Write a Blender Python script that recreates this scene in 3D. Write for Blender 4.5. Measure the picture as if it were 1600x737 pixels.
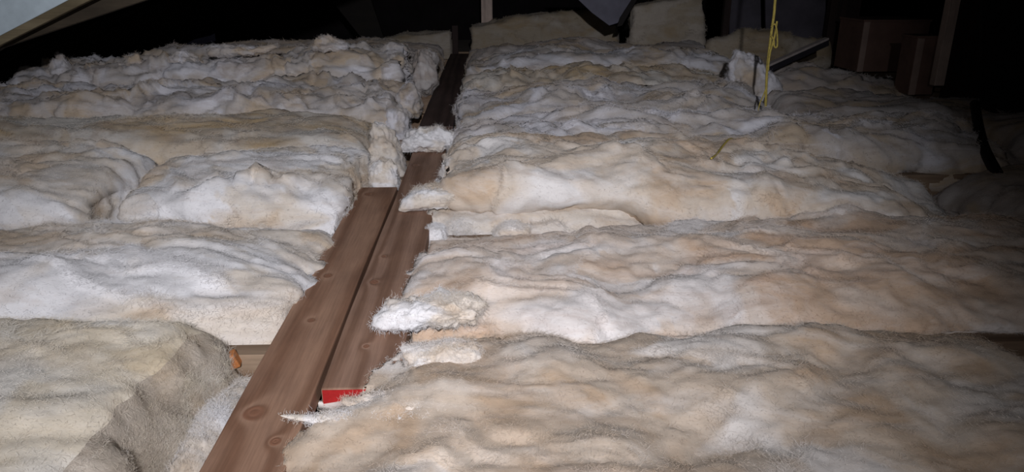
import bpy, bmesh, math, random
import numpy as np
from mathutils import Vector, Matrix

for o in list(bpy.data.objects):
    bpy.data.objects.remove(o, do_unlink=True)
scene = bpy.context.scene
COL = scene.collection

# ------------------------------------------------------------------ camera
CAM_H, FPX = 0.6386, 1150.0
PITCH, YAW = math.atan2(413.0, FPX), math.radians(2.1)
cam_d = bpy.data.cameras.new('camera')
cam_d.sensor_width = 36.0
cam_d.lens = 36.0 * FPX / 1600.0
cam_d.clip_start = 0.02
cam = bpy.data.objects.new('camera', cam_d)
COL.objects.link(cam)
cam.location = (0, 0, CAM_H)
cam.rotation_euler = (math.pi / 2 - PITCH, 0, -YAW)
scene.camera = cam

# ------------------------------------------------------------------ world, torch, exposure
world = bpy.data.worlds.new('world')
scene.world = world
world.use_nodes = True
world.node_tree.nodes['Background'].inputs[0].default_value = (0.10, 0.10, 0.16, 1)
world.node_tree.nodes['Background'].inputs[1].default_value = 0.02

def spot(name, loc, target, energy, angle, blend, radius, color):
    d = bpy.data.lights.new(name, 'SPOT')
    d.energy = energy
    d.spot_size = math.radians(angle)
    d.spot_blend = blend
    d.shadow_soft_size = radius
    d.color = color
    o = bpy.data.objects.new(name, d)
    COL.objects.link(o)
    o.location = loc
    v = Vector(target) - Vector(loc)
    o.rotation_euler = v.to_track_quat('-Z', 'Y').to_euler()
    return o

# a head torch worn just behind and above the phone, beam aimed along the planks, and an added weak fill at the camera for the dark right side
spot('torch', (0.06, -0.86, 1.20), (-0.307, 2.993, 0.191), 305.0, 64.5, 1.0, 0.03, (0.970, 0.955, 1.0))
spot('fill_lamp', (-0.04, 0.0, 0.6686), (-0.04, 2.0, 0.0), 10.0, 150.0, 0.6, 0.01, (1.0, 0.94, 0.93))

scene.view_settings.view_transform = 'Standard'
scene.view_settings.look = 'None'
scene.view_settings.gamma = 1.0
scene.view_settings.use_curve_mapping = False
scene.view_settings.exposure = 0.0

# ------------------------------------------------------------------ helpers
cP, sP, cY, sY = math.cos(PITCH), math.sin(PITCH), math.cos(YAW), math.sin(YAW)

def X_at(px, Y, z):
    """world x of the point at depth Y and height z that stands in image column px"""
    k = (px - 800.0) / FPX
    h = CAM_H - z
    # right = X cY - Y sY ; forward = X sY + Y cY ; depth = forward cP + h sP
    return (k * (Y * cY * cP + h * sP) + Y * sY) / (cY - k * sY * cP)

def z_at(py, Y, X=0.0):
    """height of the point at depth Y in image row py"""
    fw = X * sY + Y * cY
    a = PITCH + math.atan((py - 368.5) / FPX)
    return CAM_H - fw * math.tan(a)

def pt(px, py, Y):
    X = 0.0
    for _ in range(4):
        z = z_at(py, Y, X)
        X = X_at(px, Y, z)
    return (X, Y, z)

def link(name, me, mat=None, parent=None, loc=None):
    o = bpy.data.objects.new(name, me)
    COL.objects.link(o)
    if mat is not None:
        me.materials.append(mat) if len(me.materials) == 0 else None
    if parent is not None:
        o.parent = parent
    if loc is not None:
        o.location = loc
    return o

def tag(o, label=None, cat=None, group=None, kind=None):
    if label: o['label'] = label
    if cat: o['category'] = cat
    if group: o['group'] = group
    if kind: o['kind'] = kind
    return o

def np_mesh(name, verts, faces, smooth=True, tint=None):
    """verts (n,3), faces (m,k) arrays -> mesh"""
    me = bpy.data.meshes.new(name)
    n, (m, k) = len(verts), faces.shape
    me.vertices.add(n)
    me.vertices.foreach_set('co', np.ascontiguousarray(verts, dtype=np.float32).ravel())
    me.loops.add(m * k)
    me.loops.foreach_set('vertex_index', np.ascontiguousarray(faces, dtype=np.int32).ravel())
    me.polygons.add(m)
    me.polygons.foreach_set('loop_start', np.arange(0, m * k, k, dtype=np.int32))
    me.update(calc_edges=True)
    me.validate()
    me.polygons.foreach_set('use_smooth', np.full(len(me.polygons), smooth))
    if tint is not None:
        at = me.attributes.new('tint', 'FLOAT', 'POINT')
        at.data.foreach_set('value', np.ascontiguousarray(tint, dtype=np.float32))
    return me

def box_mesh(name, size, bevel=0.003, seg=2, jitter=None):
    bm = bmesh.new()
    bmesh.ops.create_cube(bm, size=1.0)
    for v in bm.verts:
        v.co = Vector((v.co.x * size[0], v.co.y * size[1], v.co.z * size[2]))
    if bevel:
        bmesh.ops.bevel(bm, geom=bm.edges[:], offset=bevel, segments=seg, affect='EDGES', profile=0.6)
    me = bpy.data.meshes.new(name)
    bm.to_mesh(me)
    bm.free()
    return me

# numpy gradient noise ------------------------------------------------------
_rng = np.random.RandomState(11)
_perm = np.concatenate([_rng.permutation(512)] * 3)
_g = _rng.normal(size=(512, 3)); _g /= np.linalg.norm(_g, axis=1)[:, None]

def noise(p):
    i = np.floor(p).astype(np.int64)
    f = p - i
    i &= 511
    w = f * f * f * (f * (f * 6 - 15) + 10)
    r = 0.0
    for dx in (0, 1):
        wx = w[:, 0] if dx else 1 - w[:, 0]
        a = _perm[i[:, 0] + dx]
        for dy in (0, 1):
            wy = w[:, 1] if dy else 1 - w[:, 1]
            b = _perm[a + i[:, 1] + dy]
            for dz in (0, 1):
                wz = w[:, 2] if dz else 1 - w[:, 2]
                h = _perm[b + i[:, 2] + dz]
                g = _g[h]
                r = r + wx * wy * wz * (g[:, 0] * (f[:, 0] - dx) + g[:, 1] * (f[:, 1] - dy) + g[:, 2] * (f[:, 2] - dz))
    return r * 1.6

def warp3(p, s, a):
    return p + a * np.stack([noise(p * s + 17.3), noise(p * s + 51.7), noise(p * s + 93.1)], 1)

def fluff(p, amp=1.0, stretch=0.45, seed=0.0, soft=1.0):
    """displacement of a torn fibrous surface in metres; also which sheet of wool shows (tint 0..1) and how close to a torn lip"""
    q = p * np.array([stretch, 1.0, 1.0]) + seed * np.array([3.17, 5.71, 2.39])
    q = warp3(q, 4.0, 0.07)
    d = 0.034 * noise(q * 3.6) + 0.014 * noise(q * 8.0 + 40.0)
    q2 = warp3(q, 12.0, 0.030)
    d += 0.011 * soft * (np.abs(noise(q2 * 9.0)) * 1.6 - 0.45)
    q3 = warp3(q2, 34.0, 0.014)
    t = noise(q2 * 3.4 + 61.0) * 3.2 + noise(q3 * 16.0) * 0.35
    fl = np.floor(t); fr = t - fl
    saw = np.where(fr < 0.84, fr / 0.84, (1 - fr) / 0.16)
    on = np.clip(noise(q * 4.0 + 77.0) * 2.4 + 0.35, 0, 1)
    d += 0.013 * soft * saw * on
    d += 0.0050 * soft * (np.abs(noise(q3 * 26.0)) * 1.6 - 0.45)
    p3 = warp3(p + seed, 50.0, 0.006)
    d += 0.0022 * noise(p3 * 48.0) + 0.0010 * noise(p3 * np.array([70.0, 120.0, 120.0]))
    lay = noise(np.stack([fl * 7.31 + seed, q[:, 1] * 2.2, q[:, 0] * 2.2 + q[:, 2]], 1)) * 1.1
    tint = np.clip(0.5 + 0.42 * lay + 0.75 * noise(q2 * 5.0 + 13.0) + 0.45 * noise(q3 * 13.0), 0, 1)
    lip = on * np.exp(-((fr - 0.84) / 0.10) ** 2)
    return d * amp, tint, lip

# ------------------------------------------------------------------ materials
def nodes_of(name):
    m = bpy.data.materials.new(name)
    m.use_nodes = True
    nt = m.node_tree
    return m, nt, nt.nodes['Principled BSDF']

def N(nt, t, **kw):
    n = nt.nodes.new(t)
    for k, v in kw.items():
        if k in n.inputs.keys() if not k.startswith('_') else False:
            n.inputs[k].default_value = v
        else:
            setattr(n, k.lstrip('_'), v)
    return n

def ramp(nt, fac, stops, interp='LINEAR'):
    r = nt.nodes.new('ShaderNodeValToRGB')
    r.color_ramp.interpolation = interp
    e = r.color_ramp.elements
    while len(e) < len(stops):
        e.new(0.5)
    for el, (p, c) in zip(e, stops):
        el.position = p
        el.color = c if len(c) == 4 else (*c, 1)
    nt.links.new(fac, r.inputs[0])
    return r.outputs[0]

def mixc(nt, fac, a, b, mode='MIX'):
    m = nt.nodes.new('ShaderNodeMix')
    m.data_type = 'RGBA'
    m.blend_type = mode
    for s, v in ((m.inputs['Factor'], fac), (m.inputs['A'], a), (m.inputs['B'], b)):
        pass
    ins = {'f': m.inputs[0], 'a': m.inputs[6], 'b': m.inputs[7]}
    for k, v in (('f', fac), ('a', a), ('b', b)):
        if hasattr(v, 'links'):
            nt.links.new(v, ins[k])
        elif k == 'f':
            ins[k].default_value = v
        else:
            ins[k].default_value = (*v, 1)
    return m.outputs[2]

def tex(nt, vec, scale, detail=4, rough=0.55, distort=0.0):
    t = nt.nodes.new('ShaderNodeTexNoise')
    t.inputs['Scale'].default_value = scale
    t.inputs['Detail'].default_value = detail
    t.inputs['Roughness'].default_value = rough
    t.inputs['Distortion'].default_value = distort
    nt.links.new(vec, t.inputs['Vector'])
    return t.outputs['Fac']

def mapped(nt, scale, loc=(0, 0, 0), rot=(0, 0, 0)):
    g = nt.nodes.new('ShaderNodeNewGeometry')
    mp = nt.nodes.new('ShaderNodeMapping')
    mp.inputs['Scale'].default_value = scale
    mp.inputs['Location'].default_value = loc
    mp.inputs['Rotation'].default_value = rot
    nt.links.new(g.outputs['Position'], mp.inputs['Vector'])
    return mp.outputs[0]

def insulation(name, base, pale, warm, dust, dust_amt=0.35, shift=0.0, fiber=0.5):
    """glass wool: sheets of different wool (tint attribute): warm binder, base, paler wool; dust"""
    m, nt, b = nodes_of(name)
    at = nt.nodes.new('ShaderNodeAttribute'); at.attribute_name = 'tint'
    c = ramp(nt, at.outputs['Fac'], [(0.10, warm), (0.42, base), (0.58, base), (0.88, pale)])
    c = mixc(nt, ramp(nt, tex(nt, mapped(nt, (0.4, 1, 1.6), (shift + 4, 1, 2)), 9.0, 6, 0.65, 1.0), [(0.46, (0, 0, 0)), (0.72, (.6, .6, .6))]), c, pale)
    dn = ramp(nt, tex(nt, mapped(nt, (0.35, 1, 1.4), (shift + 9, 5, 7)), 8.0, 7, 0.68, 1.4), [(0.50, (0, 0, 0)), (0.72, (dust_amt,) * 3)])
    c = mixc(nt, dn, c, dust)
    fine = ramp(nt, tex(nt, mapped(nt, (40, 85, 85), (shift, 0, 0)), 1.0, 6, 0.7, 1.0), [(0.3, (0.86, 0.86, 0.86)), (0.7, (1.06, 1.06, 1.06))])
    c = mixc(nt, 0.6, c, fine, 'MULTIPLY')
    nt.links.new(c, b.inputs['Base Color'])
    b.inputs['Roughness'].default_value = 0.95
    b.inputs['Specular IOR Level'].default_value = 0.03
    b.inputs['Sheen Weight'].default_value = 0.05
    if fiber == 0.0:
        return m
    bp = nt.nodes.new('ShaderNodeBump')
    bp.inputs['Strength'].default_value = fiber * 0.5
    bp.inputs['Distance'].default_value = 0.004
    h = tex(nt, mapped(nt, (55, 95, 95), (0, shift, 0)), 1.0, 7, 0.75, 1.2)
    nt.links.new(h, bp.inputs['Height'])
    nt.links.new(bp.outputs[0], b.inputs['Normal'])
    return m

def wood(name, light, dark, grain=70.0, axis='Y', knots=(), rough=0.75, kdark=(0.10, 0.045, 0.025)):
    """sawn softwood; grain along axis; knots = (x, y, radius) in world plan"""
    m, nt, b = nodes_of(name)
    sc = {'Y': (1, 0.07, 1), 'X': (0.07, 1, 1), 'Z': (1, 1, 0.07)}[axis]
    v = mapped(nt, sc)
    phase = None
    geo = nt.nodes.new('ShaderNodeNewGeometry')
    sep = nt.nodes.new('ShaderNodeSeparateXYZ')
    nt.links.new(geo.outputs['Position'], sep.inputs[0])
    def mth(op, a, b_=None, c_=None):
        n = nt.nodes.new('ShaderNodeMath'); n.operation = op
        for i, q in enumerate((a, b_, c_)):
            if q is None: continue
            if hasattr(q, 'links'): nt.links.new(q, n.inputs[i])
            else: n.inputs[i].default_value = q
        return n.outputs[0]
    across = {'Y': sep.outputs[0], 'X': sep.outputs[1], 'Z': sep.outputs[0]}[axis]
    phase = mth('MULTIPLY', across, grain)
    wob = tex(nt, v, 9.0, 3, 0.5, 0.3)
    phase = mth('ADD', phase, mth('MULTIPLY', wob, 16.0))
    kmask = None
    for (kx, ky, kr) in knots:
        dx = mth('SUBTRACT', sep.outputs[0], kx)
        dy = mth('MULTIPLY', mth('SUBTRACT', sep.outputs[1], ky), 0.8)
        d2 = mth('ADD', mth('MULTIPLY', dx, dx), mth('MULTIPLY', dy, dy))
        infl = mth('DIVIDE', kr * kr * 8.0, mth('ADD', d2, kr * kr * 0.6))
        phase = mth('ADD', phase, infl)
        km = mth('SUBTRACT', 1.0, mth('MULTIPLY', d2, 1.0 / (kr * kr)))
        n = nt.nodes.new('ShaderNodeClamp'); nt.links.new(km, n.inputs[0])
        kmask = n.outputs[0] if kmask is None else mth('MAXIMUM', kmask, n.outputs[0])
    ring = mth('SINE', phase)
    ring = mth('MULTIPLY_ADD', ring, 0.5, 0.5)
    c = mixc(nt, ramp(nt, ring, [(0.15, (0, 0, 0)), (0.95, (1, 1, 1))]), light, dark)
    fine = ramp(nt, tex(nt, mapped(nt, tuple(s * 190 if s == 1 else 7 for s in sc)), 1.0, 4, 0.7), [(0.3, (0.72,) * 3), (0.7, (1.12,) * 3)])
    c = mixc(nt, 0.75, c, fine, 'MULTIPLY')
    blot = ramp(nt, tex(nt, mapped(nt, (1, 0.6, 1)), 9.0, 4, 0.6), [(0.35, (0.80, 0.78, 0.78)), (0.7, (1.1, 1.08, 1.05))])
    c = mixc(nt, 0.8, c, blot, 'MULTIPLY')
    if kmask is not None:
        c = mixc(nt, ramp(nt, kmask, [(0.0, (0, 0, 0)), (0.35, (.85, .85, .85))]), c, kdark)
    nt.links.new(c, b.inputs['Base Color'])
    b.inputs['Roughness'].default_value = rough
    b.inputs['Specular IOR Level'].default_value = 0.25
    bp = nt.nodes.new('ShaderNodeBump')
    bp.inputs['Strength'].default_value = 0.25
    bp.inputs['Distance'].default_value = 0.002
    nt.links.new(ring, bp.inputs['Height'])
    nt.links.new(bp.outputs[0], b.inputs['Normal'])
    return m

def plain(name, col, rough=0.8, var=0.2, scale=20.0, spec=0.2, bump=0.1):
    m, nt, b = nodes_of(name)
    lo = tuple(max(0, c * (1 - var)) for c in col); hi = tuple(min(1, c * (1 + var)) for c in col)
    c = ramp(nt, tex(nt, mapped(nt, (1, 1, 1)), scale, 5, 0.6), [(0.3, lo), (0.7, hi)])
    nt.links.new(c, b.inputs['Base Color'])
    b.inputs['Roughness'].default_value = rough
    b.inputs['Specular IOR Level'].default_value = spec
    if bump:
        bp = nt.nodes.new('ShaderNodeBump')
        bp.inputs['Strength'].default_value = bump
        bp.inputs['Distance'].default_value = 0.004
        nt.links.new(tex(nt, mapped(nt, (1, 1, 1)), scale * 3, 4), bp.inputs['Height'])
        nt.links.new(bp.outputs[0], b.inputs['Normal'])
    return m

M = {}
def wool(key, *cols, **kw):
    M[key] = insulation('wool_' + key, *cols, **kw)
    kw['fiber'] = 0.0
    M[key + '_f'] = insulation('wool_fibre_' + key, *cols, **kw)
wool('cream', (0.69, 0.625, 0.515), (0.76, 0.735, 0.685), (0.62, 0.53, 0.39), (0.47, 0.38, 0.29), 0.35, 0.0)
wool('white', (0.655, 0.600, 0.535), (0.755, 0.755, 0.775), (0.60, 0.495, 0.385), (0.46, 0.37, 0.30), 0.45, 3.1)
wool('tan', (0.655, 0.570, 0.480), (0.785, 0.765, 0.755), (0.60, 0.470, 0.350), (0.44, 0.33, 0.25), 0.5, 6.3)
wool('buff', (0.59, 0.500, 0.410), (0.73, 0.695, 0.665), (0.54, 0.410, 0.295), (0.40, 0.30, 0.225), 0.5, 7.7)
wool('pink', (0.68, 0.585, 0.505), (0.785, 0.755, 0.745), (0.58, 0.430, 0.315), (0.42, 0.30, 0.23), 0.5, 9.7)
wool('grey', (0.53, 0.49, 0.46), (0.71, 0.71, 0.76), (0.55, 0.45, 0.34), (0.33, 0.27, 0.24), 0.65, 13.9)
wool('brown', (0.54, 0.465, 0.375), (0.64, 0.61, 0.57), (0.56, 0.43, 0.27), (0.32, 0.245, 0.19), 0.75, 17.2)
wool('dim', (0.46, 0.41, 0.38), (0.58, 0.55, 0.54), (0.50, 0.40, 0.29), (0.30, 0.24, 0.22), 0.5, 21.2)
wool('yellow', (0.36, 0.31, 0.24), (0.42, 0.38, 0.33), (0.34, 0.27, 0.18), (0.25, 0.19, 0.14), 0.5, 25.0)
wool('cutface', (0.50, 0.44, 0.37), (0.60, 0.54, 0.47), (0.48, 0.39, 0.29), (0.36, 0.29, 0.23), 0.6, 2.9, fiber=1.8)
M['joist'] = wood('joist_pine', (0.30, 0.22, 0.155), (0.20, 0.135, 0.09), 90, 'X')
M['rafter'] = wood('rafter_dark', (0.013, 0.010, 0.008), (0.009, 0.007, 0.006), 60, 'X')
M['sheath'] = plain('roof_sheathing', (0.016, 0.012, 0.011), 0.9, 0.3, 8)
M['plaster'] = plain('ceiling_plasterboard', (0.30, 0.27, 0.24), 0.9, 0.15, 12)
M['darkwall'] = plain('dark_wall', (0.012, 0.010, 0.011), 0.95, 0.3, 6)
M['red'] = plain('red_paint', (0.36, 0.018, 0.018), 0.6, 0.15, 60)

# ------------------------------------------------------------------ setting
FLOOR_Z = -0.175
def structure(name, me, mat, loc=(0, 0, 0), rot=(0, 0, 0)):
    o = link(name, me, mat, None, loc)
    o.rotation_euler = rot
    o['kind'] = 'structure'
    return o

X0, X1, YN, YF = -3.25, 4.6, -1.0, 9.6
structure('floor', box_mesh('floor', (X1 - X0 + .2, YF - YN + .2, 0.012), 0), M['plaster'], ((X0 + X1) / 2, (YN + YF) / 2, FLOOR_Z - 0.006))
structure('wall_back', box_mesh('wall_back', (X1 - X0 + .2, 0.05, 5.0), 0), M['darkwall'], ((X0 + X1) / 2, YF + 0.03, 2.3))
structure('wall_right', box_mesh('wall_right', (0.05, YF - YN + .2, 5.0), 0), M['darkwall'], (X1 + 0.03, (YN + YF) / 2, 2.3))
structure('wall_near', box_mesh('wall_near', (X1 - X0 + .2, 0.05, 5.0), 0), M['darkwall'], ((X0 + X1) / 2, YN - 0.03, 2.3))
# roof: underside of the rafters is z = RZ + RS * x
RZ, RS = 1.50, 0.51
RA = math.atan(RS)
def on_roof(x, off):
    return (x - off * math.sin(RA), RZ + RS * x + off * math.cos(RA))
xa, xb = X0, X1
ln = (xb - xa) / math.cos(RA) + 0.3
xm, zm = on_roof((xa + xb) / 2, 0.13)
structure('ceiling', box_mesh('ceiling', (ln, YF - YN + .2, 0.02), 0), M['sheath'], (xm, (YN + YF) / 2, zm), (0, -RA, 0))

# rafters
raf_me = box_mesh('rafter', (ln - 0.3, 0.04, 0.12), 0.003)
for i, yy in enumerate([3.62, 4.23, 4.84, 5.45, 6.06, 6.67, 7.28, 7.89]):
    xm, zm = on_roof((xa + xb) / 2, 0.06)
    o = link('rafter', raf_me, M['rafter'], None, (xm, yy, zm))
    o.rotation_euler = (0, -RA, 0)
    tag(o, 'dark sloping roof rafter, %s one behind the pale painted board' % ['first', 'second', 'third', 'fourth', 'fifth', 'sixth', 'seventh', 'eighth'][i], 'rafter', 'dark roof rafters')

# ceiling joists (run across, under the planks)
JY = [0.645 + 0.6115 * k for k in range(11)]
j_me = box_mesh('ceiling_joist', (X1 - X0, 0.042, 0.14), 0.002)
ordw = ['first', 'second', 'third', 'fourth', 'fifth', 'sixth', 'seventh', 'eighth', 'ninth', 'tenth', 'eleventh']
for k, yy in enumerate(JY):
    o = link('ceiling_joist', j_me, M['joist'], None, ((X0 + X1) / 2, yy, -0.105))
    tag(o, 'sawn timber ceiling joist crossing under the planks, %s counting from the front' % ordw[k], 'joist', 'ceiling joists under the insulation')

# ------------------------------------------------------------------ planks
def plank(label, xl, xr, y0, y1, ztop, th, mat, skew=0.0):
    L = y1 - y0
    nx, ny = 9, max(8, int(L / 0.05))
    bm = bmesh.new()
    bmesh.ops.create_cube(bm, size=1.0)
    for v in bm.verts:
        v.co = Vector((v.co.x * (xr - xl), v.co.y * L, v.co.z * th))
    bmesh.ops.subdivide_edges(bm, edges=[e for e in bm.edges if abs((e.verts[0].co - e.verts[1].co).y) > L * .5], cuts=ny, use_grid_fill=True)
    sharp = [e for e in bm.edges if len(e.link_faces) == 2 and e.calc_face_angle(0) > 0.8]
    bmesh.ops.bevel(bm, geom=sharp, offset=0.0035, segments=2, affect='EDGES', profile=0.6)
    rnd = random.Random(int(xl * 1000) + 7)
    ph = rnd.random() * 6
    for v in bm.verts:                                   # sawn edges wander a little
        v.co.x += 0.0016 * math.sin(v.co.y * 4.1 + ph) + 0.0008 * math.sin(v.co.y * 13.0 + ph * 2)
        v.co.z += 0.0010 * math.sin(v.co.y * 3.0 + ph)
    me = bpy.data.meshes.new('plank')
    bm.to_mesh(me); bm.free()
    o = link('timber_plank', me, mat, None, ((xl + xr) / 2, (y0 + y1) / 2, ztop - th / 2))
    o.rotation_euler = (0, 0, skew)
    tag(o, label, 'plank')
    return o

def kn(px, py, r):
    Y = 1.0
    # plan position of a pixel on the plank tops
    a = PITCH + math.atan((py - 368.5) / FPX)
    Y = CAM_H / math.tan(a)
    for _ in range(4):
        X = X_at(px, Y, 0.0)
        Y = (CAM_H / math.tan(a) - X * sY) / cY
    return (X, Y, r)

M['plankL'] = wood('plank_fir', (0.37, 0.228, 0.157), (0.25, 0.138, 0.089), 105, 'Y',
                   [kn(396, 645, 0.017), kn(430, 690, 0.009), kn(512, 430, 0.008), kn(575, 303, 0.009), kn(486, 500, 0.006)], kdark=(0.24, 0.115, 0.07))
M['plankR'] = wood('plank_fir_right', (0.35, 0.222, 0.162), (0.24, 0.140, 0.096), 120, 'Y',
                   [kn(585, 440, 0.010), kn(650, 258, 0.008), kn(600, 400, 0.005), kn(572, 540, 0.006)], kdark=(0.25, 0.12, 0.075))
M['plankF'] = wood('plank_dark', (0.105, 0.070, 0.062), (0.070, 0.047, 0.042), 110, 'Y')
XL, XG, XR = -0.397, -0.2775, -0.150
PL = plank('brown fir plank at the left of the pair, with a large round knot', XL, XG - 0.0035, 0.28, kn(590, 292, 0)[1], 0.0, 0.034, M['plankL'])
yR0 = kn(545, 606, 0)[1]
PR = plank('brown fir plank at the right of the pair, with a red painted end', XG + 0.0035, XR, yR0, 3.20, 0.0, 0.034, M['plankR'])
e = link('red_painted_end', box_mesh('red_painted_end', (XR - XG - 0.010, 0.0016, 0.028), 0), M['red'], PR, (0, -(3.20 - yR0) / 2 - 0.0004, 0))
tag(e, 'red paint on the sawn end')
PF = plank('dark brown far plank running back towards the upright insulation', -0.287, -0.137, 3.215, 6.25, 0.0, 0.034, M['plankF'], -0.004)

# ------------------------------------------------------------------ insulation batts
def fibres(parent, V, Nn, n, rnd, tint, length=(0.008, 0.026), width=0.00025, lift=0.5, sel=None, mat=None, weight=None, flow=0.75):
    """loose glass fibres: fine curved hairs rooted on the surface, combed by a flow field"""
    idx = np.where(sel)[0] if sel is not None else np.arange(len(V))
    if len(idx) == 0 or n == 0: return
    pw = None
    if weight is not None:
        pw = weight[idx] + 0.25; pw = pw / pw.sum()
    k = rnd.choice(idx, n, p=pw)
    P0, Nk = V[k] + rnd.normal(size=(n, 3)) * 0.003, Nn[k]
    wp = P0 + np.array(parent.matrix_world.translation) + np.array(parent.location)
    f = np.stack([noise(wp * 9 + 3.1), noise(wp * 9 + 41.7), noise(wp * 9 + 80.3)], 1) * np.array([1.5, 1.0, 0.8])
    r = f * flow + rnd.normal(size=(n, 3)) * np.array([0.7, 0.6, 0.5])
    t = r - (r * Nk).sum(1)[:, None] * Nk
    t /= np.linalg.norm(t, axis=1)[:, None] + 1e-6
    lw = 1.0 if weight is None else (0.7 + 1.1 * weight[k])
    L = (rnd.uniform(length[0], length[1], n) * lw)[:, None]
    lf = rnd.uniform(-0.05, lift, n)[:, None]
    sag = rnd.normal(size=(n, 3)) * 0.35
    cur = rnd.normal(size=(n, 3)) * 0.10
    ss = np.array([0.0, 0.25, 0.5, 0.75, 1.0])
    A = np.stack([P0 - Nk * 0.0015 + L * x * (t + Nk * lf) + L * x * x * sag + L * math.sin(x * 7.0) * cur for x in ss], 1)
    cu = bpy.data.hair_curves.new('loose_fibres')
    cu.add_curves([5] * n)
    cu.position_data.foreach_set('vector', A.astype(np.float32).ravel())
    ra = cu.attributes.get('radius') or cu.attributes.new('radius', 'FLOAT', 'POINT')
    ra.data.foreach_set('value', (np.array([1.0, 1.0, 0.85, 0.6, 0.2])[None, :] * width * rnd.uniform(.6, 1.4, n)[:, None]).astype(np.float32).ravel())
    ta = cu.attributes.new('tint', 'FLOAT', 'POINT')
    ta.data.foreach_set('value', np.repeat(np.clip(tint[k] + rnd.normal(size=n) * 0.12 + 0.08, 0, 1), 5).astype(np.float32))
    cu.materials.append(mat)
    o = bpy.data.objects.new('loose_fibres', cu); COL.objects.link(o)
    o.parent = parent
    o['kind'] = 'stuff'
    return o

def grid_normals(G):
    """G (nu, nv, 3) periodic in v"""
    du = np.gradient(G, axis=0)
    dv = np.roll(G, -1, 1) - np.roll(G, 1, 1)
    n = np.cross(du, dv)
    return n / (np.linalg.norm(n, axis=2)[:, :, None] + 1e-9)

def smooth_interp(xs, xp, fp):
    """monotone-ish smooth interpolation: smoothstep between stations"""
    xp = np.asarray(xp, float); fp = np.asarray(fp, float)
    i = np.clip(np.searchsorted(xp, xs) - 1, 0, len(xp) - 2)
    t = np.clip((xs - xp[i]) / (xp[i + 1] - xp[i]), 0, 1)
    t = t * t * (3 - 2 * t) * 0.6 + t * 0.4
    return fp[i] * (1 - t) + fp[i + 1] * t

def tuck(V):
    """wool gives way to timber: below the joist tops it stays inside its bay, below the plank tops it stays clear of the planks"""
    V = V.copy()
    jy = np.array(JY)
    k = np.argmin(np.abs(V[:, 1][:, None] - jy[None, :]), axis=1)
    dj = V[:, 1] - jy[k]
    low = (V[:, 2] < -0.028) & (np.abs(dj) < 0.0225)
    lift = low & (V[:, 2] > -0.060)
    V[lift, 2] = -0.0325
    low &= ~lift
    V[low, 1] = (jy[k] + np.where(dj < 0, -0.0228, 0.0228))[low]
    for (xl, xr, y0, y1) in PLANKS:
        ins = (V[:, 2] < 0.001) & (V[:, 1] > y0) & (V[:, 1] < y1) & (V[:, 0] > xl - .001) & (V[:, 0] < xr + .001)
        up = ins & (V[:, 2] > -0.016)
        V[up, 2] = 0.0015
        ins &= ~up
        mid = (xl + xr) / 2 if xl > -0.39 else -0.30
        V[ins, 0] = np.where(V[ins, 0] < mid, xl - 0.002, xr + 0.002)
    return V

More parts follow.
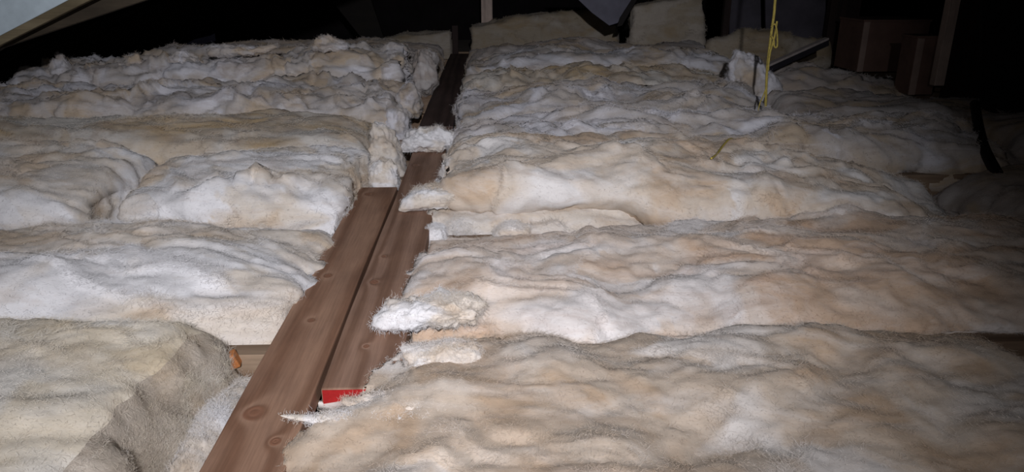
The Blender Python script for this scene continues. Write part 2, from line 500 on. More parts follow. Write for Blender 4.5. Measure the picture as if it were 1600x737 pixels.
PLANKS = [(XL, XG, 0.2, kn(590, 292, 0)[1]), (XG, XR, yR0 - .002, 3.2), (-0.290, -0.134, 3.2, 6.26)]
def batt(label, st, mat, res=0.009, nexp=4.0, amp=1.0, seed=1.0, rend=(0.05, 0.05), skew_l=(0, 0), skew_r=(0, 0),
         stretch=0.65, soft=1.1, nfib=50000, bumps=(), name='insulation_batt', flen=(0.004, 0.013), fw=0.00020, bay=True, lean=0.0, group=None, floor=FLOOR_Z + 0.002, rag=0.012, cat='insulation batt', endmat=None):
    """st: stations (px, Yf, Yb, zb, zt), left to right, px measured in the middle of the top"""
    S = []
    for (px, yf, yb, zb, zt) in st:
        S.append((X_at(px, (yf + yb) / 2, zt), yf, yb, zb, zt))
    S = np.array(S)
    xs0, xs1 = S[0, 0], S[-1, 0]
    hw0 = (S[:, 2] - S[:, 1]).mean() / 2; hh0 = (S[:, 4] - S[:, 3]).mean() / 2
    # unit cross-section, even in arc length
    ph = np.linspace(-math.pi / 2, 1.5 * math.pi, 2001)
    c = np.sign(np.cos(ph)) * np.abs(np.cos(ph)) ** (2 / nexp)
    s = np.sign(np.sin(ph)) * np.abs(np.sin(ph)) ** (2 / nexp)
    arc = np.concatenate([[0], np.cumsum(np.hypot(np.diff(c * hw0), np.diff(s * hh0)))])
    nv = max(24, int(arc[-1] / res))
    tv = np.linspace(0, arc[-1], nv, endpoint=False)
    c = np.interp(tv, arc, c); s = np.interp(tv, arc, s)
    # u rows: flat end rings + body
    nu = max(8, int((xs1 - xs0) / res))
    ub = np.linspace(xs0, xs1, nu)
    ne = max(3, int(min(hw0, hh0) / res))
    er = (np.linspace(0.02, 1, ne, endpoint=False))
    U = np.concatenate([np.full(ne, xs0), ub, np.full(ne, xs1)])
    K = np.concatenate([er, np.ones(nu), er[::-1]])
    yf = smooth_interp(U, S[:, 0], S[:, 1]); yb = smooth_interp(U, S[:, 0], S[:, 2])
    zb = smooth_interp(U, S[:, 0], S[:, 3]); zt = smooth_interp(U, S[:, 0], S[:, 4])
    hw = (yb - yf) / 2; hh = (zt - zb) / 2
    def rnd_scale(r, d, h):
        q = np.clip(1 - d / max(r, 1e-4), 0, 1)
        return (h - r * (1 - np.sqrt(np.clip(1 - q * q, 0, 1)))) / h
    sy = np.ones_like(U); sz = np.ones_like(U)
    for r, d in ((rend[0], U - xs0), (rend[1], xs1 - U)):
        sy *= rnd_scale(min(r, hw0 * .9), d, hw); sz *= rnd_scale(min(r, hh0 * .9), d, hh)
    yc = (yf + yb) / 2; zc = (zb + zt) / 2
    Yg = yc[:, None] + (hw * sy * K)[:, None] * c[None, :]
    Zg = zc[:, None] + (hh * sz * K)[:, None] * s[None, :]
    Xg = np.repeat(U[:, None], nv, 1)
    dy = Yg - yc[:, None]; dz = Zg - zc[:, None]
    wl = np.clip(1 - (U - xs0) / 0.25, 0, 1)[:, None]; wr = np.clip(1 - (xs1 - U) / 0.25, 0, 1)[:, None]
    rg = rag * (noise(np.stack([Yg.ravel() * 14 + seed * 7, Zg.ravel() * 14, np.full(Yg.size, seed)], 1)).reshape(Yg.shape))
    Xg = Xg + wl * (skew_l[0] * dy + skew_l[1] * dz + rg) + wr * (skew_r[0] * dy + skew_r[1] * dz + rg)
    Yg = Yg + lean * dz
    G = np.stack([Xg, Yg, Zg], 2)
    for (bx, by, rx, ry, a) in bumps:
        g = a * np.exp(-((G[:, :, 0] - bx) / rx) ** 2 - ((G[:, :, 1] - by) / ry) ** 2) * np.clip(s[None, :] + .2, 0, 1)
        G[:, :, 2] += g
    Nn = grid_normals(G)
    # make normals point outward
    ctr = np.stack([U, yc, zc], 1)[:, None, :]
    if ((G - ctr) * Nn)[ne:ne + nu].sum() < 0: Nn = -Nn
    for j in range(ne):                                   # flat ends face along x
        w = 1 - K[j]
        Nn[j] = Nn[j] * (1 - 1) + np.array([-1.0, 0, 0]); Nn[-1 - j] = np.array([1.0, 0, 0])
    P = G.reshape(-1, 3)
    d, tint, lip = fluff(P, amp, stretch, seed, soft)
    V = P + Nn.reshape(-1, 3) * d[:, None]
    if bay: V = tuck(V)
    if floor is not None: V[:, 2] = np.maximum(V[:, 2], floor)
    n_u = len(U)
    i = np.arange(n_u - 1)[:, None] * nv; j = np.arange(nv)[None, :]; j2 = (j + 1) % nv
    F = np.stack([(i + j), (i + j2), (i + nv + j2), (i + nv + j)], 2).reshape(-1, 4)
    org = np.array([(xs0 + xs1) / 2, yc.mean(), max(V[:, 2].min(), -9)])
    Vl = V - org
    # consistent outward winding
    f0 = F[(n_u // 2) * nv + nv // 2]
    nn = np.cross(Vl[f0[1]] - Vl[f0[0]], Vl[f0[2]] - Vl[f0[0]])
    if np.dot(nn, Nn.reshape(-1, 3)[f0[0]]) < 0: F = F[:, ::-1]
    me = np_mesh(name, Vl, F, tint=tint)
    o = link(name, me, M[mat], None, org)
    if endmat:
        me.materials.append(M[endmat])
        mi = np.zeros(len(me.polygons), dtype=np.int32)
        rows = np.arange(len(me.polygons)) // nv
        mi[rows >= n_u - 1 - ne - 2] = 1
        me.polygons.foreach_set('material_index', mi)
    tag(o, label, cat, group)
    up = np.tile(s > -0.2, n_u) & (np.tile(c < 0.8, n_u) | (np.tile(s, n_u) > 0.3))
    # edge zones get more fuzz
    if nfib:
        rs = np.random.RandomState(int(seed * 100) + 3)
        fibres(o, Vl, Nn.reshape(-1, 3), nfib, rs, tint, flen, fw, 0.5, up, M[mat + '_f'], lip)
    if endmat:
        er_ = np.repeat(np.arange(n_u) >= n_u - ne - 3, nv)
        fibres(o, Vl, Nn.reshape(-1, 3), 30000, rs, tint, (0.005, 0.016), fw, 0.6, er_, M[endmat + '_f'], None)
    return o

def clump(label, loc, size, mat, seed=1.0, amp=1.0, res=26, spikes=(), rot=0.0, name='insulation_tuft', cat='insulation tuft', parent=None, nfib=6000, fw=0.00018, flen=(0.003, 0.010), floor=None, bias=0.12):
    """torn lump of glass wool; spikes: (direction, length, sharpness)"""
    nu, nv = res, res * 2
    th = np.linspace(0.02, math.pi - 0.02, nu); phi = np.linspace(0, 2 * math.pi, nv, endpoint=False)
    T, Ph = np.meshgrid(th, phi, indexing='ij')
    D = np.stack([np.sin(T) * np.cos(Ph), np.sin(T) * np.sin(Ph), np.cos(T)], 2)
    sgn = np.sign(D) * np.abs(D) ** 0.85
    R = sgn * np.array(size)
    Df = D.reshape(-1, 3)
    P = R.reshape(-1, 3)
    k = sorted(size)[1]
    for (dv, ln, sh) in spikes:
        dv = np.array(dv, float); dv /= np.linalg.norm(dv)
        a = np.clip((Df @ dv), 0, 1) ** sh
        P = P + dv * (ln * a)[:, None]
    q = P + np.array(loc)
    dsp, tint, lip = fluff(q * 1.6, amp * 0.6, 0.9, seed)
    dsp = dsp + 0.25 * k * amp * noise(q / k * 1.7 + seed * 9) + 0.12 * k * amp * (np.abs(noise(q / k * 3.6 + seed * 5)) * 2 - .5) + 0.05 * k * noise(q / k * 9.0)
    tint = np.clip(tint + bias, 0, 1)
    V = P + Df * dsp[:, None]
    cr, sr = math.cos(rot), math.sin(rot)
    V = np.stack([V[:, 0] * cr - V[:, 1] * sr, V[:, 0] * sr + V[:, 1] * cr, V[:, 2]], 1)
    if floor is not None: V[:, 2] = np.maximum(V[:, 2], floor - loc[2])
    i = np.arange(nu - 1)[:, None] * nv; j = np.arange(nv)[None, :]; j2 = (j + 1) % nv
    F = np.stack([(i + j), (i + nv + j), (i + nv + j2), (i + j2)], 2).reshape(-1, 4)
    lo = np.array(loc)
    if parent is not None: lo = lo - np.array(parent.location)
    o = link(name, np_mesh(name, V, F, tint=tint), M[mat], parent, lo)
    if label: o['label'] = label
    if parent is None: o['category'] = cat
    if nfib:
        fibres(o, V, Df, nfib, np.random.RandomState(int(seed * 31) + 5), tint, flen, fw, 0.9, V[:, 2] > -0.8 * size[2], M[mat + '_f'], lip)
    return o

B = [(JY[k] + 0.002, JY[k + 1] - 0.002) for k in range(10)]     # bays, joist middle to joist middle
ZB = -0.172
b0, b1, b2, b3, b4, b5, b6, b7, b8, b9 = B

# ---- left side, near to far
batt('large cream batt at the near left with a greyish cut end',
     [(-560, b0[0] - .12, b0[1], ZB, .06), (-250, b0[0] - .12, b0[1], ZB, .07), (0, b0[0] - .1, b0[1], ZB, .072), (120, b0[0] - .1, b0[1], ZB, .06), (225, b0[0] - .1, b0[1] - .01, ZB, .045)],
     'cream', 0.008, 4.5, 0.75, 1.3, rend=(.05, .035), skew_r=(0.03, -0.36), stretch=0.9, soft=.8, fw=.00012, nfib=110000, endmat='cutface', rag=0.03)
batt('white batt butting the left plank behind the near cream batt',
     [(-420, b1[0], b1[1], ZB, .06), (-100, b1[0], b1[1], ZB, .072), (100, b1[0], b1[1], ZB, .066), (300, b1[0], b1[1], ZB, .045), (400, b1[0] + .03, b1[1], ZB, .03), (505, b1[0] + .06, b1[1], ZB, .010)],
     'white', 0.008, 3.4, 1.0, 2.1, rend=(.05, .05), rag=.03, soft=1.0, fw=.00014, nfib=90000)
batt('pale batt at the left edge, left of the dark vertical gap',
     [(-300, b2[0], b2[1], ZB, .11), (-50, b2[0], b2[1], ZB, .13), (100, b2[0], b2[1], ZB, .12), (196, b2[0], b2[1], ZB, .085)],
     'white', 0.010, 4.0, 1.0, 3.4, rend=(.05, .05), stretch=.8)
L3b = batt('white batt with a torn upright tuft, right of the dark vertical gap',
     [(243, b2[0], b2[1], ZB, .08), (330, b2[0], b2[1], ZB, .095), (450, b2[0], b2[1], ZB, .09), (560, b2[0] + .02, b2[1], ZB, .08)],
     'white', 0.009, 5.0, 1.0, 4.6, rend=(.04, .03), stretch=.8,
     bumps=[(X_at(396, 1.98, .12), 2.0, .018, .030, .042), (X_at(410, 1.98, .12), 1.97, .012, .025, .030), (X_at(383, 1.98, .12), 1.96, .014, .025, .026), (X_at(446, 1.97, .10), 1.97, .026, .04, .032), (X_at(350, 1.97, .10), 1.95, .03, .04, .018)])
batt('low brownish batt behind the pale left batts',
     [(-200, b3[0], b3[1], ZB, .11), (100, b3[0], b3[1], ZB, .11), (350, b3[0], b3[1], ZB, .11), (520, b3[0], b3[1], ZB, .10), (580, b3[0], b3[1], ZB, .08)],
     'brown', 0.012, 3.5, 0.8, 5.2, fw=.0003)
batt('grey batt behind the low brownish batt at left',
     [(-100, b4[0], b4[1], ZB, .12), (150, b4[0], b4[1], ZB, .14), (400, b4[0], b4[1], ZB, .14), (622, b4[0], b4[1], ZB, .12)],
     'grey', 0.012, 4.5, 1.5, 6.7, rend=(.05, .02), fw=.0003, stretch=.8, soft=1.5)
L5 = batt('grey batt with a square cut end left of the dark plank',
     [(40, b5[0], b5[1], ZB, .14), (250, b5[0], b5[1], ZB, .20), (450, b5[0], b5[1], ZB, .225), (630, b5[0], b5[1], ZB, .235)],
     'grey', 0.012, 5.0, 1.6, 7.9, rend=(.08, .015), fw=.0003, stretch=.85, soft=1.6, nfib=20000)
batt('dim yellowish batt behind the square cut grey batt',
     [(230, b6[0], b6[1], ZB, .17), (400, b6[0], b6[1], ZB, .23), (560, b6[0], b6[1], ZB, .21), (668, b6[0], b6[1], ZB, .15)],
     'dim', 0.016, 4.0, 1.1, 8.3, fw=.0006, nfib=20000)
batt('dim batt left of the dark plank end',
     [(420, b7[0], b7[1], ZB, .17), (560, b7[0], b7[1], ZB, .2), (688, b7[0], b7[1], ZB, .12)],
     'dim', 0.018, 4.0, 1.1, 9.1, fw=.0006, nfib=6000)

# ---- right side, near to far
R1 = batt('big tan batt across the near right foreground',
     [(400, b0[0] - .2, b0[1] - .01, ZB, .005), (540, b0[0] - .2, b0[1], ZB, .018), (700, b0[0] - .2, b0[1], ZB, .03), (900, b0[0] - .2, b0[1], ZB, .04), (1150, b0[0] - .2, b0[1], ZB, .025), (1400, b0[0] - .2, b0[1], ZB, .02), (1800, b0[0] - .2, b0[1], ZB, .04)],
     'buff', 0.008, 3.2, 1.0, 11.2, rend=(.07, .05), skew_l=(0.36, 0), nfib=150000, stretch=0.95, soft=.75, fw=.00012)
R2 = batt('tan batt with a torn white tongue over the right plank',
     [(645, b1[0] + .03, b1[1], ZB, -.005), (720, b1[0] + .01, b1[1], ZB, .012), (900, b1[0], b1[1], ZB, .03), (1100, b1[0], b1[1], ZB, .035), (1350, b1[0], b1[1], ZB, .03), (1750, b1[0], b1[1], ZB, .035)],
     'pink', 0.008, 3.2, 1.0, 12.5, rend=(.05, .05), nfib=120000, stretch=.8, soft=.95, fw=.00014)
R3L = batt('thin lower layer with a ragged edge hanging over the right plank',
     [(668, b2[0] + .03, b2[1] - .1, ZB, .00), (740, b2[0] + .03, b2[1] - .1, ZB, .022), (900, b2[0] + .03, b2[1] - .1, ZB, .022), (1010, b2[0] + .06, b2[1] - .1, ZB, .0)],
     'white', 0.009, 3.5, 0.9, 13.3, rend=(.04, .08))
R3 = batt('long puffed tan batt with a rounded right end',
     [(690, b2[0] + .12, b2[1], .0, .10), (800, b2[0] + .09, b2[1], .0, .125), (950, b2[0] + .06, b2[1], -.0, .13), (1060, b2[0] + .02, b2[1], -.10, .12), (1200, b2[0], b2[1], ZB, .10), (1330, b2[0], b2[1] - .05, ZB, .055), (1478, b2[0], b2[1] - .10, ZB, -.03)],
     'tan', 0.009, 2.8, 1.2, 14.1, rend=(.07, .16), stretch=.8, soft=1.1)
batt('dusky batt at the right edge beside the dark strip',
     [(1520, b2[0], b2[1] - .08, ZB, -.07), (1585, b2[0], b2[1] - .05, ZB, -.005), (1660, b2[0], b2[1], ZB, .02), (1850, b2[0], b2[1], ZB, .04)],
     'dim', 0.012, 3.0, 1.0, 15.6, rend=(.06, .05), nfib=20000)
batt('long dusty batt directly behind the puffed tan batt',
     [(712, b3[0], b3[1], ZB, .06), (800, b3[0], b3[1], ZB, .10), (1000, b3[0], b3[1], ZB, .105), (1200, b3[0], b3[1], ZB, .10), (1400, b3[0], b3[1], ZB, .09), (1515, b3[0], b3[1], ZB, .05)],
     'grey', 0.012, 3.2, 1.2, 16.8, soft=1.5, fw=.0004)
batt('dim batt right of the dark strip',
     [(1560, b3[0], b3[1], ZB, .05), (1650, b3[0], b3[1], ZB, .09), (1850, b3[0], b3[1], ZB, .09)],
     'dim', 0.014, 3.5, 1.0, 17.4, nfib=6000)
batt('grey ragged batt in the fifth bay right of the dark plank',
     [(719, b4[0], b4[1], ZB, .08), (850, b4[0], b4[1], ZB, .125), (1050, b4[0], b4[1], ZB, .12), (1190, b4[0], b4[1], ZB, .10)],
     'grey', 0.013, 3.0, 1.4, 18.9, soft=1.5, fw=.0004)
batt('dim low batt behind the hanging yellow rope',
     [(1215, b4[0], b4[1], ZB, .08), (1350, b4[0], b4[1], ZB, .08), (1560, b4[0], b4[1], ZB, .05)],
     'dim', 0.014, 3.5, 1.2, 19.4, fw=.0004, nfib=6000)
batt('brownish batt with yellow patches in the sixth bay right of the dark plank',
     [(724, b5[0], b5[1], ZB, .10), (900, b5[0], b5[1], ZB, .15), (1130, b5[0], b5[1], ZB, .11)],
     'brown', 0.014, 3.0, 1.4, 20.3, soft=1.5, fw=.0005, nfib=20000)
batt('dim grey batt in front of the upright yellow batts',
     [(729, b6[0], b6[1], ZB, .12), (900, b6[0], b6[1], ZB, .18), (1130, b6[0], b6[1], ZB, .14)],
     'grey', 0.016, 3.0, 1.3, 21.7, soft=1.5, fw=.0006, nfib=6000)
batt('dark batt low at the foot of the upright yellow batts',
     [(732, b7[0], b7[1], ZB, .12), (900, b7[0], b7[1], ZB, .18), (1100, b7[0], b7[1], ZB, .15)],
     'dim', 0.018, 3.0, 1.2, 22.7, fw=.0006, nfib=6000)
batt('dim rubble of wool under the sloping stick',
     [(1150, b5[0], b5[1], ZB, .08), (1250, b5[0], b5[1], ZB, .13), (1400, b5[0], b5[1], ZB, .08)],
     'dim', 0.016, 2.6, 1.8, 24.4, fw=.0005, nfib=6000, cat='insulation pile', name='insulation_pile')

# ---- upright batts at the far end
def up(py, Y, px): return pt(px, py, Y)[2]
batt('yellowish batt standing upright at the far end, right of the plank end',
     [(736, 6.36, 6.58, ZB, up(40, 6.5, 740)), (830, 6.36, 6.58, ZB, up(24, 6.5, 830)), (965, 6.36, 6.58, ZB, up(14, 6.5, 960))],
     'yellow', 0.018, 6.0, 1.0, 25.1, rend=(.02, .05), fw=.0006, nfib=6000, bay=False)
batt('low yellowish batt standing upright left of the plank end',
     [(575, 6.36, 6.58, ZB, up(66, 6.5, 590)), (640, 6.36, 6.58, ZB, up(52, 6.5, 640)), (706, 6.36, 6.58, ZB, up(46, 6.5, 700))],
     'yellow', 0.018, 6.0, 1.0, 26.3, rend=(.05, .02), fw=.0006, nfib=6000, bay=False)
batt('tall yellow brown batt leaning upright beside the blue grey sheet',
     [(985, 5.55, 5.70, ZB, up(8, 5.6, 985)), (1040, 5.55, 5.70, ZB, up(0, 5.6, 1040)), (1099, 5.55, 5.70, ZB, up(-6, 5.6, 1095))],
     'yellow', 0.016, 7.0, 1.0, 27.7, rend=(.03, .01), fw=.0006, nfib=6000, bay=False)

batt('dim brown batt standing low below the blue grey panels',
     [(1104, 4.93, 5.05, ZB, up(62, 5.0, 1104)), (1180, 4.93, 5.05, ZB, up(52, 5.0, 1180)), (1292, 4.93, 5.05, ZB, up(66, 5.0, 1290))],
     'yellow', 0.016, 4.0, 1.2, 28.4, rend=(.03, .03), fw=.0006, nfib=6000, bay=False)

# ---- torn pieces that belong to a batt
def part_clump(name, parent, loc, size, mat, **kw):
    return clump(None, loc, size, mat, name=name, parent=parent, **kw)
part_clump('torn_tongue', R2, pt(690, 484, 1.27), (.075, .055, .030), 'white', seed=3.3, bias=.2, amp=.85, flen=(.005, .013), spikes=[((-1, -.25, -.1), .04, 2)], res=44, nfib=9000)
part_clump('torn_wisp', R1, pt(520, 655, .935), (.028, .011, .006), 'white', seed=4.1, amp=.25, spikes=[((-1, .05, .12), .050, 6)], res=34, nfib=2500)
part_clump('torn_edge', R1, pt(628, 640, .965), (.075, .045, .012), 'tan', seed=5.1, amp=.8, spikes=[((-.7, .3, .1), .03, 5)], res=48, nfib=9000, bias=.1)
part_clump('torn_edge', R1, pt(697, 560, 1.13), (.055, .04, .014), 'tan', seed=5.4, amp=.7, spikes=[((-.7, .3, .1), .02, 5)], res=44, nfib=9000)
part_clump('torn_flap', R3L, pt(690, 305, 2.02), (.085, .06, .022), 'white', seed=5.7, amp=.5, spikes=[((-1, -.3, -.5), .05, 4)], res=40, nfib=9000)
for (px, py, sx, sz, sd, sp_) in ((372, 80, .11, .03, 6.1, ((1, 0, .35), .06, 6)), (97, 112, .05, .03, 6.4, ((0, 0, 1), .05, 8)), (200, 108, .07, .035, 6.8, ((.4, 0, 1), .05, 8)), (515, 72, .07, .03, 7.2, ((-.2, 0, 1), .03, 8)), (290, 98, .06, .03, 7.5, ((-.4, 0, 1), .03, 8))):
    part_clump('torn_wisp', L5, pt(px, py, 3.85), (sx * 1.3, .05, sz * .8), 'grey', seed=sd, amp=1.1, bias=-.1, spikes=[sp_], res=28, nfib=4000, fw=.0003)

# ---- loose tufts and offcuts
clump('ragged white tuft lying across the brown plank where the dark plank begins', pt(676, 219, 2.74), (.088, .05, .034), 'white', 7.1, 1.1, 48, spikes=[((-1, -.2, -.4), .03, 4), ((.9, 0, .5), .02, 5)], floor=.0015, nfib=7000, bias=.3)
clump('crumpled pale tuft standing between the brownish batt and the plank', pt(602, 242, 2.70), (.062, .10, .09), 'white', 8.2, .8, 40, spikes=[((-.3, 0, 1), .05, 8), ((.6, -.3, -.6), .04, 5)], nfib=6000)
clump('bright white tuft behind the square end of the left plank', pt(600, 276, 2.36), (.05, .05, .06), 'white', 9.1, .8, 34)
clump('small white tuft on the joist beside the right plank edge', pt(682, 368, 1.86), (.032, .035, .035), 'white', 9.3, .6, 30, nfib=6000)
clump('small yellowish tuft on the back edge of the pinkish batt', pt(806, 360, 1.85), (.045, .03, .022), 'tan', 9.9, .7, 30, nfib=6000)
clump('grey crumpled tuft beside the dark plank, near its middle', pt(640, 158, 3.45), (.05, .10, .08), 'grey', 10.4, .8, 30, nfib=6000)
clump('small grey tuft left of the dark plank, in front of the square cut end', pt(618, 192, 3.15), (.05, .07, .07), 'grey', 10.9, .8, 28, nfib=6000)
clump('grey tuft left of the far stretch of the dark plank', pt(664, 112, 4.3), (.07, .12, .12), 'dim', 11.4, .8, 28, nfib=6000)
clump('pale lump of wool at the foot of the yellow rope', pt(1172, 132, 3.66), (.11, .09, .12), 'grey', 12.2, .7, 40, spikes=[((-.5, 0, 1), .06, 6), ((.8, 0, -.2), .05, 5)], nfib=6000)
clump('long white offcut tucked between the cream batt and the left plank', (-0.442, 0.985, -0.085), (.036, .215, .050), 'white', 13.5, .30, 44, rot=.0, nfib=20000, name='insulation_offcut', cat='insulation offcut')

# ------------------------------------------------------------------ timber, boards and bits at the edges
def prism(name, label, cat, poly, Y, th, mat, parent=None, tilt=0.0):
    """poly: outline in the plane at depth Y (x, z); th: thickness backwards"""
    bm = bmesh.new()
    cx = sum(p[0] for p in poly) / len(poly); cz = min(p[1] for p in poly)
    f = [bm.verts.new((x - cx, 0, z - cz)) for x, z in poly]
    g = [bm.verts.new((x - cx, th, z - cz)) for x, z in poly]
    bm.faces.new(f); bm.faces.new(g[::-1])
    n = len(f)
    for i in range(n):
        bm.faces.new((f[i], g[i], g[(i + 1) % n], f[(i + 1) % n]))
    bmesh.ops.recalc_face_normals(bm, faces=bm.faces[:])
    bmesh.ops.bevel(bm, geom=bm.edges[:], offset=0.002, segments=1, affect='EDGES')
    me = bpy.data.meshes.new(name); bm.to_mesh(me); bm.free()
    loc = Vector((cx, Y, cz))
    if parent is not None: loc = loc - parent.location
    o = link(name, me, mat, parent, loc)
    o.rotation_euler = (tilt, 0, 0)
    if parent is None: tag(o, label, cat)
    return o

def tube(name, pts, r, mat, parent=None, n=8, flat=1.0, loc=None):
    cu = bpy.data.curves.new(name, 'CURVE')
    cu.dimensions = '3D'
    sp = cu.splines.new('NURBS'); sp.points.add(len(pts) - 1); sp.use_endpoint_u = True; sp.order_u = 3
    base = Vector(loc) if loc is not None else Vector((0, 0, 0))
    for p, q in zip(sp.points, pts):
        p.co = (*(Vector(q) - base), 1)
    cu.bevel_depth = r; cu.bevel_resolution = 2; cu.resolution_u = 6; cu.use_fill_caps = True
    tmp = bpy.data.objects.new('tmp', cu); COL.objects.link(tmp)
    dg = bpy.context.evaluated_depsgraph_get()
    me = bpy.data.meshes.new_from_object(tmp.evaluated_get(dg))
    bpy.data.objects.remove(tmp)
    for p in me.polygons: p.use_smooth = True
    me.materials.clear()
    return link(name, me, mat, parent, base if parent is None else base - parent.location)

def xz(px, py, Y):
    p = pt(px, py, Y); return (p[0], p[2])

M['paleboard'] = plain('pale_blue_board', (0.62, 0.74, 0.82), 0.6, 0.12, 14)
M['trim'] = wood('trim_wood', (0.26, 0.22, 0.14), (0.17, 0.14, 0.085), 70, 'X')
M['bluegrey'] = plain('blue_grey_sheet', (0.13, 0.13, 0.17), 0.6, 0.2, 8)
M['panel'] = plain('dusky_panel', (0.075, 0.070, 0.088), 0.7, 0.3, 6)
M['black'] = plain('plain_black', (0.012, 0.010, 0.010), 0.7, 0.2, 30)
M['boxbrown'] = plain('box_brown', (0.17, 0.105, 0.085), 0.8, 0.2, 10)
M['boxedge'] = plain('box_edge', (0.30, 0.22, 0.19), 0.8, 0.2, 10)
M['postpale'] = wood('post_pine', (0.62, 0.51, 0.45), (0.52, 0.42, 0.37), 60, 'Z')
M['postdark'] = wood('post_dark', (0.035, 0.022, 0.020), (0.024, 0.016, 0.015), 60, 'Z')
M['stick'] = plain('stick_pale', (0.36, 0.32, 0.31), 0.8, 0.2, 25)
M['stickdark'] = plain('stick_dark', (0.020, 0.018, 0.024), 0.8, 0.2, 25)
M['rope'] = plain('rope_yellow', (0.46, 0.37, 0.09), 0.6, 0.25, 120)
M['orange'] = wood('orange_offcut', (0.50, 0.20, 0.07), (0.36, 0.13, 0.04), 90, 'X')

# pale board over the eaves at the upper left, with a bare timber edge
YB = 3.0
board = prism('painted_board', 'pale blue grey painted board sloping at the upper left corner', 'board',
              [xz(-330, 262, YB), xz(0, 56, YB), xz(115, -4, YB), xz(420, -200, YB), xz(250, -420, YB), xz(-330, -40, YB)], YB, 0.02, M['paleboard'])
prism('bare_wood_edge', None, None, [xz(-330, 262, YB), xz(-330, 282, YB), xz(0, 71, YB), xz(150, -4, YB), xz(420, -168, YB), xz(420, -200, YB), xz(115, -4, YB), xz(0, 56, YB)], YB - 0.004, 0.03, M['trim'], board)

M['nearrafter'] = wood('near_rafter', (0.075, 0.060, 0.042), (0.050, 0.040, 0.028), 60, 'X')
prism('rafter', 'dim brown rafter just under the pale painted board', 'rafter',
      [xz(-330, 285, 3.1), xz(0, 76, 3.1), xz(240, -4, 3.1), xz(560, -120, 3.1), xz(480, -190, 3.1), xz(150, -30, 3.1), xz(-330, 245, 3.1)], 3.1, 0.04, M['nearrafter'])
prism('added_dark_panel', 'added black panel standing for the darkness at the right edge behind the dim batts', 'panel',
      [xz(1534, 200, 3.30), xz(1534, -120, 3.30), xz(1900, -120, 3.30), xz(1900, 200, 3.30)], 3.30, 0.02, M['darkwall'])  # added panel, covers lit joist ends so this corner stays black

# slim posts and brace at the far end
def post(label, px, Y, w, d, mat, py_low=None, ztop=None, name='timber_post'):
    x = X_at(px, Y, 0.15)
    z0 = FLOOR_Z if py_low is None else z_at(py_low, Y, x)
    z1 = RZ + RS * x - 0.02 if ztop is None else ztop
    o = link(name, box_mesh(name, (w, d, z1 - z0), 0.003), mat, None, (x, Y + d / 2, (z0 + z1) / 2))
    tag(o, label, 'post')
    return o
post('slim upright post behind the upright yellowish batt', 761, 6.75, 0.098, 0.045, M['postpale'])
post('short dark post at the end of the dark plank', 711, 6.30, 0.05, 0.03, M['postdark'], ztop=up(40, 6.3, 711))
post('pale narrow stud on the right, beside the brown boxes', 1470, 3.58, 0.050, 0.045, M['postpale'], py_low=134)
post('wide dark upright behind the pale narrow stud', 1512, 3.95, 0.20, 0.045, M['postdark'])  # plain dark upright, wider than the pale stud
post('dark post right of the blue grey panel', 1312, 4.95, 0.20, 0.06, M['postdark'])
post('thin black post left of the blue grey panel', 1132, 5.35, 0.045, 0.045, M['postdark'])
br = prism('roof_brace', 'dim brown brace slanting down in the dark beyond the left batts', 'brace',
      [xz(470, -60, 7.0), xz(560, -60, 7.0), xz(600, 60, 7.0), xz(565, 60, 7.0)], 7.0, 0.04, M['rafter'])

# blue grey sheets at the top
sheet = prism('leaning_sheet', 'blue grey sheet slanting down left of the tall leaning batt', 'sheet',
      [xz(862, -40, 5.3), xz(1012, -40, 5.3), xz(990, 0, 5.3), xz(965, 36, 5.3), xz(952, 40, 5.3), xz(925, 20, 5.3)], 5.3, 0.012, M['bluegrey'])
prism('black_edge', None, None, [xz(1012, -40, 5.3), xz(1017, -38, 5.3), xz(972, 40, 5.3), xz(964, 42, 5.3), xz(968, 28, 5.3)], 5.294, 0.02, M['black'], sheet)
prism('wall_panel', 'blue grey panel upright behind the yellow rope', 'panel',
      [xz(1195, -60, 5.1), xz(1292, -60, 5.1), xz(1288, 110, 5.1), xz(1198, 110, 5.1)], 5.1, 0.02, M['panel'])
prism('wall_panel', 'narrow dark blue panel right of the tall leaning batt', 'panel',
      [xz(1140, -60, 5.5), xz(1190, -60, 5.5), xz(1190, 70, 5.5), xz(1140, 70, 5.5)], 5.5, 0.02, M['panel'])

# sloping stick
pA, pB = Vector(pt(1190, 112, 3.95)), Vector(pt(1292, 66, 4.15))
ln_ = (pB - pA).length
stick = link('timber_stick', box_mesh('timber_stick', (ln_, 0.03, 0.035), 0.002), M['stickdark'], None, (pA + pB) / 2)
stick.rotation_euler = (pB - pA).to_track_quat('X', 'Z').to_euler()
tag(stick, 'thin stick with a pale top edge sloping up behind the yellow rope', 'stick')
link('pale_top_edge', box_mesh('pale_top_edge', (ln_, 0.034, 0.012), 0.002), M['stick'], stick, (0, 0, 0.021))

# brown boxes on the right
def carton(label, px0, px1, py0, py1, Y, d, mat, em):
    x0 = pt(px0, py1, Y)[0]; x1 = pt(px1, py1, Y)[0]
    z0 = pt((px0 + px1) / 2, py1, Y)[2]; z1 = pt((px0 + px1) / 2, py0, Y)[2]
    o = bpy.data.objects.new('brown_box', None); COL.objects.link(o); o.location = ((x0 + x1) / 2, Y + d / 2, z0)
    tag(o, label, 'box')
    w, h = x1 - x0, z1 - z0
    link('box_body', box_mesh('box_body', (w, d, h), 0.004), mat, o, (0, 0, h / 2))
    link('box_edge', box_mesh('box_edge', (0.035, 0.006, h), 0.002), em, o, (-w / 2 + 0.018, -d / 2 - 0.003, h / 2))
    link('box_lid', box_mesh('box_lid', (w + .01, d + .012, 0.012), 0.002), mat, o, (0, 0, h + 0.006))
    return o
carton('larger dim brown box beyond the right batts', 1338, 1440, 34, 112, 4.35, 0.30, M['boxbrown'], M['boxedge'])
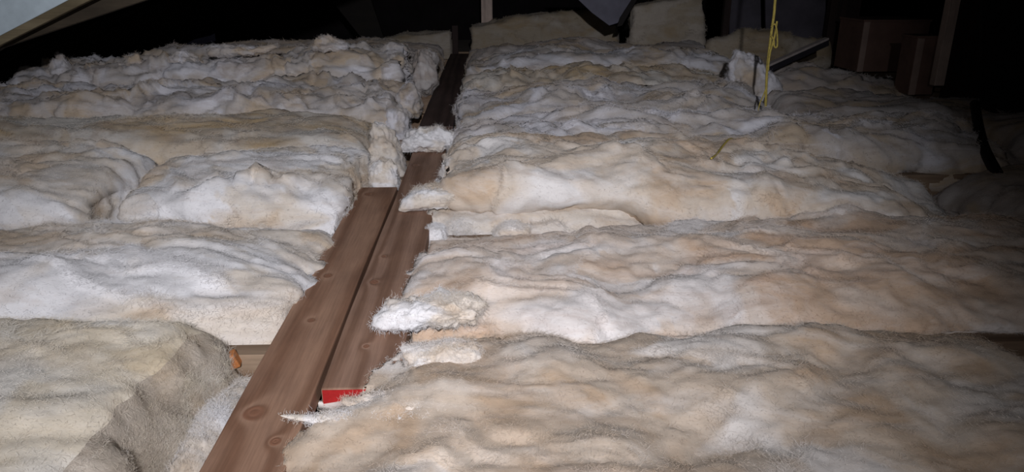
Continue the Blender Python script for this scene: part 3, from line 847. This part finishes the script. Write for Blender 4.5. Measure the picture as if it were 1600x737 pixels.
carton('smaller dim brown box beside the pale narrow stud', 1418, 1456, 60, 148, 3.70, 0.14, M['boxbrown'], M['boxedge'])

# yellow rope
YR = 3.0
rp = [pt(1211, -5, YR), pt(1210, 20, YR), pt(1206, 45, YR), pt(1204, 62, YR), pt(1201, 85, YR), pt(1198, 115, YR), pt(1197, 145, YR), pt(1196, 168, YR)]
top = (rp[0][0] + .01, YR, RZ + RS * rp[0][0])
ro = bpy.data.objects.new('yellow_rope', None); COL.objects.link(ro); ro.location = rp[-1]
tag(ro, 'yellow rope with a knotted loop hanging at the upper right', 'rope')
tube('strand', [top] + rp, 0.0055, M['rope'], ro, loc=rp[-1])
tube('strand', [pt(1214, 33, YR - .01), pt(1212, 50, YR - .012), pt(1207, 70, YR - .012), pt(1202, 84, YR - .01), pt(1200, 110, YR - .008)], 0.004, M['rope'], ro, loc=rp[-1])
tube('knot_loop', [pt(1205, 42, YR - .012), pt(1211, 34, YR - .02), pt(1214, 48, YR - .02), pt(1215, 66, YR - .02), pt(1214, 75, YR - .018), pt(1209, 73, YR - .015), pt(1210, 62, YR - .012), pt(1205, 56, YR - .012)], 0.0035, M['rope'], ro, loc=rp[-1])
tube('frayed_end', [pt(1196, 140, YR), pt(1192, 152, YR - .01), pt(1187, 160, YR - .02), pt(1184, 176, YR - .02)], 0.0025, M['rope'], ro, loc=rp[-1])
rv = np.empty(len(R3.data.vertices) * 3, dtype=np.float32)
R3.data.vertices.foreach_get('co', rv)
rv = rv.reshape(-1, 3) + np.array(R3.location)
def on_batt(px, Y):
    x = X_at(px, Y, 0.11)
    near = rv[(np.abs(rv[:, 0] - x) < .012) & (np.abs(rv[:, 1] - Y) < .012)]
    return (x, Y, float(near[:, 2].max()) + 0.006)
ys = [on_batt(px, Y) for px, Y in ((1147, 2.40), (1140, 2.34), (1131, 2.27), (1124, 2.20), (1118, 2.14), (1111, 2.09))]
y2 = tube('yellow_string', ys, 0.0032, M['rope'], None, loc=ys[2])
tag(y2, 'short yellow string lying on the puffed tan batt', 'string')

# black curved strip between the dim batts
sp = [pt(1523, 162, 3.08), pt(1528, 195, 2.78), pt(1534, 222, 2.58), pt(1545, 250, 2.42), pt(1561, 277, 2.30)]
st_ = tube('dark_strip', sp, 0.019, M['black'], None, loc=sp[2])
tag(st_, 'black curved strip lying between the dim batts at the right edge', 'strip')

# orange bit of timber at the joist
oc = Vector(pt(352, 566, 1.225))
o = link('timber_offcut', box_mesh('timber_offcut', (0.05, 0.022, 0.03), 0.003), M['orange'], None, oc)
o.rotation_euler = (0.1, -0.35, 0.1)
tag(o, 'small orange timber offcut against the joist beside the cream batt', 'timber offcut')
